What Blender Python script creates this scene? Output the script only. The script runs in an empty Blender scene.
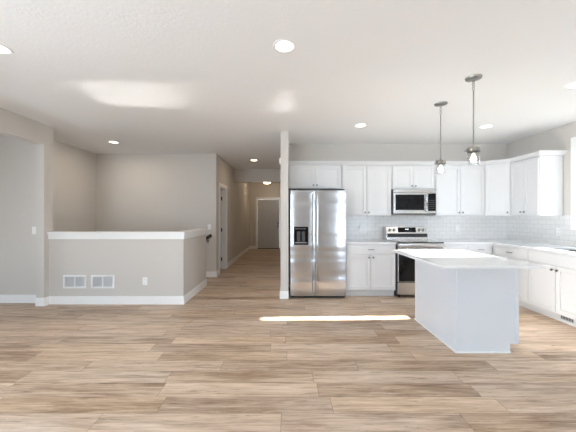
import bpy, bmesh, math, random
from mathutils import Vector, Matrix

random.seed(7)
SC = bpy.context.scene
COL = SC.collection
PI = math.pi

# ------------------------------------------------------------------ camera
EYE = 1.355            # camera height
FPX = 285.0            # focal length in pixels of a 576 px wide frame
cam_d = bpy.data.cameras.new('camera')
cam = bpy.data.objects.new('camera', cam_d)
COL.objects.link(cam)
cam.location = (0, 0, EYE)
cam.rotation_euler = (PI / 2, 0, 0)
cam_d.sensor_width = 36.0
cam_d.lens = FPX / 576.0 * 36.0
cam_d.shift_x = -0.5 / 576
cam_d.clip_start = 0.02
SC.camera = cam

# ------------------------------------------------------------------ world
W = bpy.data.worlds.new('sky')
SC.world = W
W.use_nodes = True
wn, wl = W.node_tree.nodes, W.node_tree.links
wn.clear()
wo = wn.new('ShaderNodeOutputWorld')
bg = wn.new('ShaderNodeBackground')
tc = wn.new('ShaderNodeTexCoord')
sp = wn.new('ShaderNodeSeparateXYZ')
rp = wn.new('ShaderNodeValToRGB')
wl.new(tc.outputs['Generated'], sp.inputs[0])
mr = wn.new('ShaderNodeMapRange')
mr.inputs[1].default_value = -1.0
mr.inputs[2].default_value = 1.0
wl.new(sp.outputs[2], mr.inputs[0])
wl.new(mr.outputs[0], rp.inputs[0])
e = rp.color_ramp.elements
e[0].position, e[0].color = 0.47, (1.34, 1.50, 1.66, 1)     # ground half, made brighter than the sky to light the ceiling
e[1].position, e[1].color = 0.53, (0.72, 0.93, 1.18, 1)      # bright hazy sky
wl.new(rp.outputs[0], bg.inputs[0])
bg.inputs[1].default_value = 7.6
wl.new(bg.outputs[0], wo.inputs[0])

# ------------------------------------------------------------------ sun (through the kitchen window)
SUN_TAN = 0.512
sd = bpy.data.lights.new('sun', 'SUN')
sun = bpy.data.objects.new('sun', sd)
COL.objects.link(sun)
sd.energy = 51.0
sd.angle = math.radians(0.6)
sd.color = (1.0, 0.96, 0.90)
sun.rotation_euler = Vector((-1.0, -0.037, -SUN_TAN)).to_track_quat('-Z', 'Y').to_euler()
sun.location = (9, 4, 5)

def portal(name, loc, rot, sx, sy):
    d = bpy.data.lights.new(name, 'AREA')
    d.shape = 'RECTANGLE'
    d.size, d.size_y = sx, sy
    d.cycles.is_portal = True
    o = bpy.data.objects.new(name, d)
    COL.objects.link(o)
    o.location, o.rotation_euler = loc, rot
REAR = -2.3
portal('added_rear_window_portal', (-2.65, REAR - 0.16, 1.30), (PI / 2, 0, 0), 1.8, 2.3)
portal('added_rear_window_portal', (3.2, REAR - 0.16, 1.30), (PI / 2, 0, 0), 1.3, 2.3)
portal('kitchen_window_portal', (4.36, 3.60, 1.86), (0, PI / 2, 0), 1.2, 1.0)
portal('added_left_window_portal', (-3.84, -0.2, 1.33), (0, -PI / 2, 0), 2.3, 3.9)

portal('added_side_window_portal', (-6.44, 3.0, 0.55), (0, -PI / 2, 0), 0.8, 1.9)
vs = SC.view_settings
vs.view_transform = 'Standard'
vs.look = 'None'
vs.gamma = 1.0
vs.exposure = 0.06
vs.use_curve_mapping = False
cy = SC.cycles
cy.use_denoising = True
cy.max_bounces = 12
cy.diffuse_bounces = 8
cy.glossy_bounces = 5
cy.transparent_max_bounces = 12
cy.sample_clamp_indirect = 0.0
cy.blur_glossy = 0.0            # keeps the sun's reflection off the polished counters onto the ceiling
cy.use_adaptive_sampling = False
cy.use_guiding = True
cy.use_surface_guiding = True
cy.surface_guiding_probability = 0.8
cy.guiding_training_samples = 128
cy.light_sampling_threshold = 0.0

# ------------------------------------------------------------------ materials
def mat(name, col, rough=0.5, metal=0.0, spec=0.5, coat=0.0):
    m = bpy.data.materials.new(name)
    m.use_nodes = True
    b = m.node_tree.nodes['Principled BSDF']
    b.inputs['Base Color'].default_value = (*col, 1)
    b.inputs['Roughness'].default_value = rough
    b.inputs['Metallic'].default_value = metal
    b.inputs['Specular IOR Level'].default_value = spec
    b.inputs['Coat Weight'].default_value = coat
    return m

def nd(m, t):
    return m.node_tree.nodes.new(t)
def lk(m, a, b):
    m.node_tree.links.new(a, b)
def bsdf(m):
    return m.node_tree.nodes['Principled BSDF']

def add_bump(m, scale, strength, dist=0.01, stretch=(1, 1, 1), detail=3.0, rough=0.5):
    t = nd(m, 'ShaderNodeTexCoord'); mp = nd(m, 'ShaderNodeMapping'); n = nd(m, 'ShaderNodeTexNoise'); b = nd(m, 'ShaderNodeBump')
    mp.inputs['Scale'].default_value = stretch
    n.inputs['Scale'].default_value = scale
    n.inputs['Detail'].default_value = detail
    n.inputs['Roughness'].default_value = rough
    b.inputs['Strength'].default_value = strength
    b.inputs['Distance'].default_value = dist
    lk(m, t.outputs['Object'], mp.inputs[0]); lk(m, mp.outputs[0], n.inputs['Vector'])
    lk(m, n.outputs['Fac'], b.inputs['Height']); lk(m, b.outputs[0], bsdf(m).inputs['Normal'])
    return n

def tint_noise(m, c0, c1, scale, stretch=(1, 1, 1)):
    t = nd(m, 'ShaderNodeTexCoord'); mp = nd(m, 'ShaderNodeMapping'); n = nd(m, 'ShaderNodeTexNoise'); r = nd(m, 'ShaderNodeValToRGB')
    mp.inputs['Scale'].default_value = stretch
    n.inputs['Scale'].default_value = scale
    n.inputs['Detail'].default_value = 5
    r.color_ramp.elements[0].position, r.color_ramp.elements[0].color = 0.3, (*c0, 1)
    r.color_ramp.elements[1].position, r.color_ramp.elements[1].color = 0.7, (*c1, 1)
    lk(m, t.outputs['Object'], mp.inputs[0]); lk(m, mp.outputs[0], n.inputs['Vector'])
    lk(m, n.outputs['Fac'], r.inputs[0]); lk(m, r.outputs[0], bsdf(m).inputs['Base Color'])

M_WALL = mat('wall_paint', (0.615, 0.586, 0.548), 0.75, spec=0.25)
add_bump(M_WALL, 180, 0.06, 0.002)
M_CEIL = mat('ceiling_texture', (0.87, 0.875, 0.88), 0.9, spec=0.15)
add_bump(M_CEIL, 38, 0.35, 0.006, detail=4.0, rough=0.6)
M_TRIM = mat('white_trim_paint', (0.86, 0.86, 0.85), 0.35)
add_bump(M_TRIM, 60, 0.02, 0.002)
M_CAB = mat('white_cabinet_paint', (0.70, 0.703, 0.708), 0.38)
add_bump(M_CAB, 90, 0.02, 0.002)
M_ISL = mat('pale_grey_island_paint', (0.70, 0.72, 0.75), 0.4)
add_bump(M_ISL, 90, 0.02, 0.002)
M_QUARTZ = mat('white_quartz', (0.82, 0.82, 0.82), 0.115)
tint_noise(M_QUARTZ, (0.76, 0.76, 0.76), (0.81, 0.81, 0.805), 5)
M_DOORGREY = mat('grey_door_paint', (0.52, 0.52, 0.52), 0.45)
add_bump(M_DOORGREY, 80, 0.04, 0.002)
M_SINK = mat('dark_composite_sink', (0.035, 0.035, 0.038), 0.5)
add_bump(M_SINK, 300, 0.1, 0.001)
M_BLACK = mat('black_plastic', (0.012, 0.012, 0.013), 0.4)
add_bump(M_BLACK, 120, 0.05, 0.001)
M_BGLASS = mat('black_glass', (0.006, 0.006, 0.007), 0.06, spec=0.25)
tint_noise(M_BGLASS, (0.005, 0.005, 0.006), (0.009, 0.009, 0.01), 3)
M_COOK = mat('ceramic_cooktop_glass', (0.02, 0.02, 0.022), 0.08, spec=1.0, coat=1.0)
tint_noise(M_COOK, (0.018, 0.018, 0.02), (0.025, 0.025, 0.027), 30)
M_DGREY = mat('charcoal_plastic', (0.06, 0.06, 0.065), 0.5)
add_bump(M_DGREY, 120, 0.05, 0.001)
M_GREYPL = mat('light_grey_plastic', (0.45, 0.46, 0.48), 0.4)
add_bump(M_GREYPL, 120, 0.05, 0.001)
M_NICKEL = mat('brushed_nickel', (0.36, 0.345, 0.32), 0.28, 1.0)
add_bump(M_NICKEL, 200, 0.05, 0.001, (1, 1, 8))
M_HANDLE = mat('polished_steel_handle', (0.66, 0.655, 0.65), 0.22, 1.0)
add_bump(M_HANDLE, 200, 0.03, 0.001, (1, 1, 8))
M_KNOB = mat('dark_nickel', (0.22, 0.21, 0.20), 0.35, 1.0)
add_bump(M_KNOB, 200, 0.05, 0.001)
M_DARKHW = mat('dark_bronze_hardware', (0.02, 0.018, 0.016), 0.4, 0.6)
add_bump(M_DARKHW, 120, 0.05, 0.001)
M_WHITEPL = mat('white_plastic', (0.85, 0.85, 0.84), 0.4)
add_bump(M_WHITEPL, 120, 0.03, 0.001)
M_SLOT = mat('dark_slot', (0.03, 0.03, 0.03), 0.8)
add_bump(M_SLOT, 50, 0.05, 0.001)
M_RAIL = mat('black_stained_wood', (0.018, 0.014, 0.012), 0.4)
add_bump(M_RAIL, 20, 0.1, 0.002, (1, 10, 10))
M_CARPET = mat('stair_carpet', (0.42, 0.38, 0.33), 0.95)
add_bump(M_CARPET, 300, 0.5, 0.005)

# stainless steel with the slight waviness of door skins
def steel(name, col, rough, wave, wscale):
    m = mat(name, col, rough, 1.0)
    t = nd(m, 'ShaderNodeTexCoord')
    mp = nd(m, 'ShaderNodeMapping'); mp.inputs['Scale'].default_value = (0.5, 0.5, 4.0)
    n = nd(m, 'ShaderNodeTexNoise'); n.inputs['Scale'].default_value = wscale; n.inputs['Detail'].default_value = 1.0
    b = nd(m, 'ShaderNodeBump'); b.inputs['Strength'].default_value = wave; b.inputs['Distance'].default_value = 0.03
    mp2 = nd(m, 'ShaderNodeMapping'); mp2.inputs['Scale'].default_value = (3, 3, 500.0)
    n2 = nd(m, 'ShaderNodeTexNoise'); n2.inputs['Scale'].default_value = 1.0
    b2 = nd(m, 'ShaderNodeBump'); b2.inputs['Strength'].default_value = 0.05; b2.inputs['Distance'].default_value = 0.001
    lk(m, t.outputs['Object'], mp.inputs[0]); lk(m, mp.outputs[0], n.inputs['Vector']); lk(m, n.outputs['Fac'], b.inputs['Height'])
    lk(m, t.outputs['Object'], mp2.inputs[0]); lk(m, mp2.outputs[0], n2.inputs['Vector']); lk(m, n2.outputs['Fac'], b2.inputs['Height'])
    lk(m, b.outputs[0], b2.inputs['Normal']); lk(m, b2.outputs[0], bsdf(m).inputs['Normal'])
    return m
M_STEEL = steel('stainless_steel', (0.55, 0.55, 0.56), 0.22, 0.8, 1.0)
M_STEEL2 = steel('stainless_trim', (0.62, 0.61, 0.60), 0.25, 0.1, 1.0)

def thin_glass(name, tint, gloss):
    m = bpy.data.materials.new(name); m.use_nodes = True
    nt = m.node_tree; nt.nodes.clear()
    o = nt.nodes.new('ShaderNodeOutputMaterial'); mx = nt.nodes.new('ShaderNodeMixShader')
    tr = nt.nodes.new('ShaderNodeBsdfTransparent'); gl = nt.nodes.new('ShaderNodeBsdfGlossy'); fr = nt.nodes.new('ShaderNodeLayerWeight')
    n = nt.nodes.new('ShaderNodeTexNoise'); n.inputs['Scale'].default_value = 3
    r = nt.nodes.new('ShaderNodeMapRange'); r.inputs[3].default_value = gloss * 0.9; r.inputs[4].default_value = gloss * 1.1
    mu = nt.nodes.new('ShaderNodeMath'); mu.operation = 'MULTIPLY'
    tr.inputs[0].default_value = (*tint, 1)
    gl.inputs['Roughness'].default_value = 0.02
    fr.inputs[0].default_value = 0.5
    pw = nt.nodes.new('ShaderNodeMath'); pw.operation = 'POWER'; pw.inputs[1].default_value = 3.0; nt.links.new(fr.outputs['Facing'], pw.inputs[0])
    ad = nt.nodes.new('ShaderNodeMath'); ad.operation = 'ADD'; ad.inputs[1].default_value = 0.04; nt.links.new(pw.outputs[0], ad.inputs[0])
    nt.links.new(n.outputs['Fac'], r.inputs[0]); nt.links.new(r.outputs[0], mu.inputs[1]); nt.links.new(ad.outputs[0], mu.inputs[0])
    nt.links.new(mu.outputs[0], mx.inputs[0]); nt.links.new(tr.outputs[0], mx.inputs[1]); nt.links.new(gl.outputs[0], mx.inputs[2])
    nt.links.new(mx.outputs[0], o.inputs[0])
    return m
M_PANE = thin_glass('window_glass', (0.98, 0.985, 0.985), 0.6)
M_JAR = thin_glass('clear_jar_glass', (0.95, 0.96, 0.96), 0.7)

def glow(name, col, strength):
    m = bpy.data.materials.new(name); m.use_nodes = True
    b = bsdf(m)
    b.inputs['Base Color'].default_value = (0.9, 0.9, 0.88, 1)
    b.inputs['Emission Color'].default_value = (*col, 1)
    b.inputs['Emission Strength'].default_value = strength
    return m
M_LENS = glow('downlight_lens', (1.0, 0.93, 0.82), 4.0)
M_LENSH = glow('hall_light_lens', (1.0, 0.78, 0.54), 15.0)
M_BULB = glow('warm_bulb', (1.0, 0.80, 0.55), 6.0)

# wood-look plank floor: planks run along X
def floor_mat():
    m = mat('oak_plank_floor', (0.4, 0.3, 0.2), 0.40, spec=0.22)
    t = nd(m, 'ShaderNodeTexCoord'); s = nd(m, 'ShaderNodeSeparateXYZ')
    lk(m, t.outputs['Object'], s.inputs[0])
    PW, PL = 0.178, 1.22
    def math_(op, a, b=None):
        n = nd(m, 'ShaderNodeMath'); n.operation = op
        for i, v in enumerate((a, b)):
            if v is None: continue
            if isinstance(v, (int, float)): n.inputs[i].default_value = v
            else: lk(m, v, n.inputs[i])
        return n.outputs[0]
    row = math_('FLOOR', math_('DIVIDE', s.outputs[1], PW))
    wn1 = nd(m, 'ShaderNodeTexWhiteNoise'); wn1.noise_dimensions = '1D'; lk(m, row, wn1.inputs['W'])
    xs = math_('ADD', math_('DIVIDE', s.outputs[0], PL), math_('MULTIPLY', wn1.outputs['Value'], 7.3))
    colr = math_('FLOOR', xs)
    cmb = nd(m, 'ShaderNodeCombineXYZ'); lk(m, row, cmb.inputs[0]); lk(m, colr, cmb.inputs[1])
    wn2 = nd(m, 'ShaderNodeTexWhiteNoise'); wn2.noise_dimensions = '2D'; lk(m, cmb.outputs[0], wn2.inputs['Vector'])
    rnd = wn2.outputs['Value']
    # grain: long streaks, shifted per plank
    def streak(sx, sy, scale, detail, rough, woff, dist=0.0):
        mp = nd(m, 'ShaderNodeMapping'); mp.inputs['Scale'].default_value = (sx, sy, 1)
        lk(m, t.outputs['Object'], mp.inputs[0])
        n = nd(m, 'ShaderNodeTexNoise'); n.noise_dimensions = '4D'
        n.inputs['Scale'].default_value = scale; n.inputs['Detail'].default_value = detail; n.inputs['Roughness'].default_value = rough
        n.inputs['Distortion'].default_value = dist
        lk(m, mp.outputs[0], n.inputs['Vector']); lk(m, math_('MULTIPLY', rnd, woff), n.inputs['W'])
        return n.outputs['Fac']
    g0 = streak(0.5, 2.2, 1.0, 3, 0.5, 31.0, 0.4)
    g1 = streak(1.0, 10.5, 1.9, 7, 0.68, 40.0, 0.7)
    g2 = streak(1.6, 36.0, 2.0, 5, 0.70, 77.0, 0.4)
    ramp = nd(m, 'ShaderNodeValToRGB')
    ce = ramp.color_ramp.elements
    ce[0].position, ce[0].color = 0.33, (0.115, 0.072, 0.046, 1)
    ce[1].position, ce[1].color = 0.66, (0.69, 0.555, 0.43, 1)
    mid = ramp.color_ramp.elements.new(0.43); mid.color = (0.31, 0.215, 0.145, 1)
    mid = ramp.color_ramp.elements.new(0.53); mid.color = (0.50, 0.38, 0.275, 1)
    mixv = math_('ADD', math_('ADD', math_('MULTIPLY', g1, 0.52), math_('MULTIPLY', g2, 0.28)), math_('MULTIPLY', g0, 0.20))
    shift = math_('ADD', mixv, math_('MULTIPLY', math_('SUBTRACT', rnd, 0.38), 0.085))
    lk(m, shift, ramp.inputs[0])
    # warm and grey planks
    wn3 = nd(m, 'ShaderNodeTexWhiteNoise'); wn3.noise_dimensions = '3D'; lk(m, cmb.outputs[0], wn3.inputs['Vector'])
    hue = nd(m, 'ShaderNodeMix'); hue.data_type = 'RGBA'
    hf = nd(m, 'ShaderNodeMapRange'); hf.inputs[1].default_value = 0.25; hf.inputs[2].default_value = 0.75
    lk(m, math_('ADD', math_('MULTIPLY', g0, 0.6), math_('MULTIPLY', wn3.outputs['Value'], 0.4)), hf.inputs[0])
    lk(m, hf.outputs[0], hue.inputs[0]); hue.inputs[6].default_value = (1.16, 1.13, 1.09, 1); hue.inputs[7].default_value = (1.10, 1.15, 1.25, 1)
    # dark fissures
    g3 = streak(1.2, 20.0, 2.1, 8, 0.78, 19.0, 1.2)
    fis = nd(m, 'ShaderNodeMapRange'); fis.inputs[1].default_value = 0.36; fis.inputs[2].default_value = 0.43
    fis.inputs[3].default_value = 0.35; fis.inputs[4].default_value = 1.0
    lk(m, g3, fis.inputs[0])
    mul0 = nd(m, 'ShaderNodeMix'); mul0.data_type = 'RGBA'; mul0.blend_type = 'MULTIPLY'; mul0.inputs[0].default_value = 1.0
    lk(m, ramp.outputs[0], mul0.inputs[6]); lk(m, hue.outputs[2], mul0.inputs[7])
    mul = nd(m, 'ShaderNodeMix'); mul.data_type = 'RGBA'; mul.blend_type = 'MULTIPLY'; mul.inputs[0].default_value = 1.0
    lk(m, mul0.outputs[2], mul.inputs[6]); lk(m, fis.outputs[0], mul.inputs[7])
    # seams
    fy = math_('ABSOLUTE', math_('SUBTRACT', math_('FRACT', math_('DIVIDE', s.outputs[1], PW)), 0.5))
    fx = math_('ABSOLUTE', math_('SUBTRACT', math_('FRACT', xs), 0.5))
    sy_ = math_('GREATER_THAN', fy, 0.5 - 0.0016 / PW)
    sx_ = math_('GREATER_THAN', fx, 0.5 - 0.0016 / PL)
    seam = math_('MAXIMUM', sy_, sx_)
    mix2 = nd(m, 'ShaderNodeMix'); mix2.data_type = 'RGBA'
    lk(m, math_('MULTIPLY', seam, 0.6), mix2.inputs[0]); lk(m, mul.outputs[2], mix2.inputs[6]); mix2.inputs[7].default_value = (0.05, 0.035, 0.025, 1)
    lk(m, mix2.outputs[2], bsdf(m).inputs['Base Color'])
    b = nd(m, 'ShaderNodeBump'); b.inputs['Strength'].default_value = 0.12; b.inputs['Distance'].default_value = 0.003
    lk(m, math_('SUBTRACT', g2, seam), b.inputs['Height']); lk(m, b.outputs[0], bsdf(m).inputs['Normal'])
    return m
M_FLOOR = floor_mat()

def tile_mat(name, axis):
    m = mat(name, (0.8, 0.8, 0.8), 0.15)
    t = nd(m, 'ShaderNodeTexCoord'); s = nd(m, 'ShaderNodeSeparateXYZ'); c = nd(m, 'ShaderNodeCombineXYZ')
    br = nd(m, 'ShaderNodeTexBrick')
    lk(m, t.outputs['Object'], s.inputs[0]); lk(m, s.outputs[axis], c.inputs[0]); lk(m, s.outputs[2], c.inputs[1]); lk(m, c.outputs[0], br.inputs['Vector'])
    br.inputs['Scale'].default_value = 1.0
    br.inputs['Brick Width'].default_value = 0.152
    br.inputs['Row Height'].default_value = 0.076
    br.inputs['Mortar Size'].default_value = 0.0022
    br.inputs['Color1'].default_value = (0.80, 0.79, 0.775, 1)
    br.inputs['Color2'].default_value = (0.77, 0.76, 0.745, 1)
    br.inputs['Mortar'].default_value = (0.58, 0.57, 0.56, 1)
    lk(m, br.outputs['Color'], bsdf(m).inputs['Base Color'])
    b = nd(m, 'ShaderNodeBump'); b.inputs['Strength'].default_value = 0.4; b.inputs['Distance'].default_value = 0.002; b.invert = True
    lk(m, br.outputs['Fac'], b.inputs['Height']); lk(m, b.outputs[0], bsdf(m).inputs['Normal'])
    return m
M_TILEX = tile_mat('subway_tile_back', 0)
M_TILEY = tile_mat('subway_tile_side', 1)

# ------------------------------------------------------------------ mesh builder
class MB:
    def __init__(self):
        self.bm = bmesh.new()
    def box(self, x0, x1, y0, y1, z0, z1, bev=0.0, seg=2):
        x0, x1 = min(x0, x1), max(x0, x1); y0, y1 = min(y0, y1), max(y0, y1); z0, z1 = min(z0, z1), max(z0, z1)
        r = bmesh.ops.create_cube(self.bm, size=1.0)
        for v in r['verts']:
            v.co = Vector(((x0 + x1) / 2 + v.co.x * (x1 - x0), (y0 + y1) / 2 + v.co.y * (y1 - y0), (z0 + z1) / 2 + v.co.z * (z1 - z0)))
        if bev > 0:
            es = set()
            for v in r['verts']:
                es.update(v.link_edges)
            bmesh.ops.bevel(self.bm, geom=list(es), offset=bev, segments=seg, affect='EDGES', profile=0.5)
        return self
    def prism(self, poly, z0, z1):
        lo = [self.bm.verts.new((x, y, z0)) for x, y in poly]
        hi = [self.bm.verts.new((x, y, z1)) for x, y in poly]
        n = len(poly)
        self.bm.faces.new(lo[::-1]); self.bm.faces.new(hi)
        for i in range(n):
            self.bm.faces.new((lo[i], lo[(i + 1) % n], hi[(i + 1) % n], hi[i]))
        return self
    def extrude(self, pts, vec):          # any planar polygon in 3-D pushed along vec
        vec = Vector(vec)
        a = [self.bm.verts.new(p) for p in pts]
        b = [self.bm.verts.new(Vector(p) + vec) for p in pts]
        n = len(pts)
        self.bm.faces.new(a[::-1]); self.bm.faces.new(b)
        for i in range(n):
            self.bm.faces.new((a[i], a[(i + 1) % n], b[(i + 1) % n], b[i]))
        return self
    def tube(self, pts, r, seg=12, cap=True):
        pts = [Vector(p) for p in pts]
        rings = []
        for i, p in enumerate(pts):
            if i == 0: d = pts[1] - pts[0]
            elif i == len(pts) - 1: d = pts[-1] - pts[-2]
            else: d = (pts[i + 1] - p).normalized() + (p - pts[i - 1]).normalized()
            q = d.normalized().to_track_quat('Z', 'Y')
            rings.append([self.bm.verts.new(p + q @ Vector((r * math.cos(2 * PI * k / seg), r * math.sin(2 * PI * k / seg), 0))) for k in range(seg)])
        for a, b in zip(rings, rings[1:]):
            for k in range(seg):
                self.bm.faces.new((a[k], a[(k + 1) % seg], b[(k + 1) % seg], b[k]))
        if cap:
            self.bm.faces.new(rings[0][::-1]); self.bm.faces.new(rings[-1])
        return self
    def lathe(self, prof, c=(0, 0, 0), seg=32, axis='z', closed=False):
        # prof: list of (radius, height)
        c = Vector(c)
        rings = []
        for r, h in prof:
            ring = []
            for k in range(seg):
                a = 2 * PI * k / seg
                x, y = r * math.cos(a), r * math.sin(a)
                p = Vector((x, y, h)) if axis == 'z' else (Vector((x, -h, y)) if axis == '-y' else Vector((-h, x, y)))
                ring.append(self.bm.verts.new(c + p))
            rings.append(ring)
        pr = list(zip(rings, rings[1:]))
        if closed: pr.append((rings[-1], rings[0]))
        for a, b in pr:
            for k in range(seg):
                self.bm.faces.new((a[k], a[(k + 1) % seg], b[(k + 1) % seg], b[k]))
        if not closed:
            if prof[0][0] > 1e-5: self.bm.faces.new(rings[0][::-1])
            if prof[-1][0] > 1e-5: self.bm.faces.new(rings[-1])
        return self
    def torus(self, c, R, r, rot=None, seg=20, sub=8):
        c = Vector(c); rot = rot or Matrix.Identity(3)
        g = []
        for i in range(seg):
            a = 2 * PI * i / seg
            g.append([self.bm.verts.new(c + rot @ Vector(((R + r * math.cos(2 * PI * j / sub)) * math.cos(a), (R + r * math.cos(2 * PI * j / sub)) * math.sin(a), r * math.sin(2 * PI * j / sub)))) for j in range(sub)])
        for i in range(seg):
            for j in range(sub):
                self.bm.faces.new((g[i][j], g[(i + 1) % seg][j], g[(i + 1) % seg][(j + 1) % sub], g[i][(j + 1) % sub]))
        return self
    def done(self, name, material, parent=None, smooth=False, loc=None):
        bmesh.ops.remove_doubles(self.bm, verts=self.bm.verts, dist=1e-6)
        bmesh.ops.recalc_face_normals(self.bm, faces=self.bm.faces)
        me = bpy.data.meshes.new(name)
        self.bm.to_mesh(me); self.bm.free()
        me.materials.append(material)
        if smooth:
            for p in me.polygons: p.use_smooth = True
            try: me.set_sharp_from_angle(angle=math.radians(35))
            except Exception: pass
        o = bpy.data.objects.new(name, me)
        COL.objects.link(o)
        if parent: o.parent = parent
        if loc: o.location = loc
        return o

def thing(name, label, cat, loc=(0, 0, 0), rotz=0.0, group=None):
    o = bpy.data.objects.new(name, None)
    COL.objects.link(o)
    o.empty_display_size = 0.1
    o.location = loc
    o.rotation_euler = (0, 0, rotz)
    o['label'], o['category'] = label, cat
    if group: o['group'] = group
    return o
def tag(o, label, cat, group=None):
    o['label'], o['category'] = label, cat
    if group: o['group'] = group
    return o
def struct(o, label=None, cat=None):
    o['kind'] = 'structure'
    if label: o['label'] = label
    if cat: o['category'] = cat
    return o
def sroot(name, label, cat, loc=(0, 0, 0)):
    o = thing(name, label, cat, loc)
    o['kind'] = 'structure'
    return o

# ------------------------------------------------------------------ room shell
H = 2.74
XL, XR, YB = -3.68, 4.20, 5.49       # left wall, right wall, kitchen back wall
HX, KX = -1.60, -0.13                # hall left face, hall right face
SY = 6.32                            # stairwell back wall
SXL = -4.27                          # stairwell left wall
HY = 11.78                           # entry door wall
HOLE = (SXL, -1.98, 4.50, SY)        # stair opening in the floor
f = MB()
f.box(-6.4, XR + 0.14, REAR - 0.14, HOLE[2], -0.2, 0)
f.box(HOLE[1], XR + 0.14, HOLE[2], HOLE[3], -0.2, 0)
f.box(-6.4, XR + 0.14, HOLE[3], HY + 0.14, -0.2, 0)
struct(f.done('floor', M_FLOOR), 'brown oak-look plank floor running through the whole room', 'floor')
struct(MB().box(-6.4, XR + 0.14, REAR - 0.14, HY + 0.14, H, H + 0.15).done('ceiling', M_CEIL), 'white textured ceiling', 'ceiling')

M_DARKGROUND = mat('added_dark_ground', (0.16, 0.15, 0.12), 0.95)  # unseen dark ground, added to cut upward light through the kitchen window
tint_noise(M_DARKGROUND, (0.12, 0.115, 0.08), (0.21, 0.19, 0.15), 3)
struct(MB().box(4.40, 40, -12, 30, -0.6, -0.3).done('ground', M_DARKGROUND), 'added dark ground sheet dimming the light from below the kitchen window', 'ground')

T = 0.12
# left wall with the wide cased-less opening
w = MB()
LY0, LY1, LZ0, LZ1 = -2.1, 1.7, 0.22, 2.45
w.box(XL - T, XL, REAR - 0.14, LY0, 0, H)
w.box(XL - T, XL, LY0, LY1, 0, LZ0)
w.box(XL - T, XL, LY0, LY1, LZ1, H)
w.box(XL - T, XL, LY1, 1.90, 0, H)
w.box(XL - T, XL, 1.90, 4.29, 2.44, H)
w.box(XL - T, XL, 4.29, 4.46, 0, H)
struct(w.done('wall_left', M_WALL), 'pale grey left wall with a wide square opening', 'wall')
# side room seen through the opening
w = MB()
w.box(-6.4, XL - T, 4.45, 4.55, 0, H)
QY0, QY1, QZ0, QZ1 = 2.1, 3.9, 0.20, 0.90
w.box(-6.4, -6.28, 1.78, QY0, 0, H)
w.box(-6.4, -6.28, QY1, 4.45, 0, H)
w.box(-6.4, -6.28, QY0, QY1, 0, QZ0)
w.box(-6.4, -6.28, QY0, QY1, QZ1, H)
w.box(-6.28, XL - T, 1.78, 1.90, 0, H)
struct(w.done('wall_side_room', M_WALL), 'grey wall seen through the opening on the left', 'wall')
# stairwell walls, going down below the floor
w = MB()
w.box(SXL - T, SXL, 4.55, SY + T, -2.8, H)
w.box(SXL, HX - T, SY, SY + T, -2.8, H)
struct(w.done('wall_stairwell', M_WALL), 'greige walls around the stairwell behind the half wall', 'wall')
w = MB()
w.box(SXL, -1.98, 4.40, 4.50, -2.8, -0.2)
w.box(-1.98, -1.9, 4.40, SY, -2.8, -0.2)
w.box(SXL, -1.98, 4.40, SY, -2.9, -2.8)
struct(w.done('wall_lower_stairwell', M_WALL), 'lower walls of the stairwell below floor level', 'wall')
# hall left wall with doorway 6.61 - 7.32
DY0, DY1 = 6.61, 7.32
w = MB()
w.box(HX - T, HX, SY, DY0, 0, H)
w.box(HX - T, HX, DY0, DY1, 2.05, H)
w.box(HX - T, HX, DY1, HY, 0, H)
struct(w.done('wall_hall_left', M_WALL), 'greige left wall of the hallway with a doorway', 'wall')
w = MB()
w.box(-3.6, HX - T, 8.4, 8.5, 0, H)
w.box(-3.7, -3.6, SY + T, 8.5, 0, H)
struct(w.done('wall_hall_room', M_WALL), 'walls of the dark room off the hallway', 'wall')
# hall right wall = kitchen left wall
struct(MB().box(KX, 0, 4.67, HY, 0, H).done('wall_hall_right', M_WALL), 'narrow wall end between the hallway and the refrigerator', 'wall')
# entry wall with door opening
EX0, EX1 = -1.285, -0.365
w = MB()
w.box(HX - T, EX0, HY, HY + 0.14, 0, H)
w.box(EX1, 0, HY, HY + 0.14, 0, H)
w.box(EX0, EX1, HY, HY + 0.14, 2.05, H)
struct(w.done('wall_entry', M_WALL), 'greige end wall of the hallway around the entry door', 'wall')
struct(MB().box(HX, KX, 8.43, 8.55, 2.364, H).done('wall_hall_header', M_WALL), 'dropped header across the hallway ceiling', 'wall')
# kitchen back wall
struct(MB().box(0, XR + 0.14, YB, YB + T, 0, H).done('wall_back', M_WALL), 'greige kitchen back wall above the cabinets', 'wall')
# right wall with window opening
WY0, WY1, WZ0, WZ1 = 3.06, 4.10, 1.18, 2.44
w = MB()
w.box(XR, XR + 0.14, REAR - 0.14, WY0, 0, H)
w.box(XR, XR + 0.14, WY1, YB + T, 0, H)
w.box(XR, XR + 0.14, WY0, WY1, 0, WZ0)
w.box(XR, XR + 0.14, WY0, WY1, WZ1, H)
struct(w.done('wall_right', M_WALL), 'greige right kitchen wall with a window over the sink', 'wall')
# rear wall behind the camera with two glazed openings added to let daylight in
w = MB()
RZ0, RZ1 = 0.12, 2.42
w.box(-6.4, -3.5, REAR - 0.14, REAR, 0, H)
w.box(-1.8, 2.6, REAR - 0.14, REAR, 0, H)
w.box(3.8, XR, REAR - 0.14, REAR, 0, H)
for a, b in ((-3.5, -1.8), (2.6, 3.8)):
    w.box(a, b, REAR - 0.14, REAR, 0, RZ0)
    w.box(a, b, REAR - 0.14, REAR, RZ1, H)
struct(w.done('wall_rear', M_WALL), 'rear wall behind the viewer with two added daylight windows', 'wall')

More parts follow.
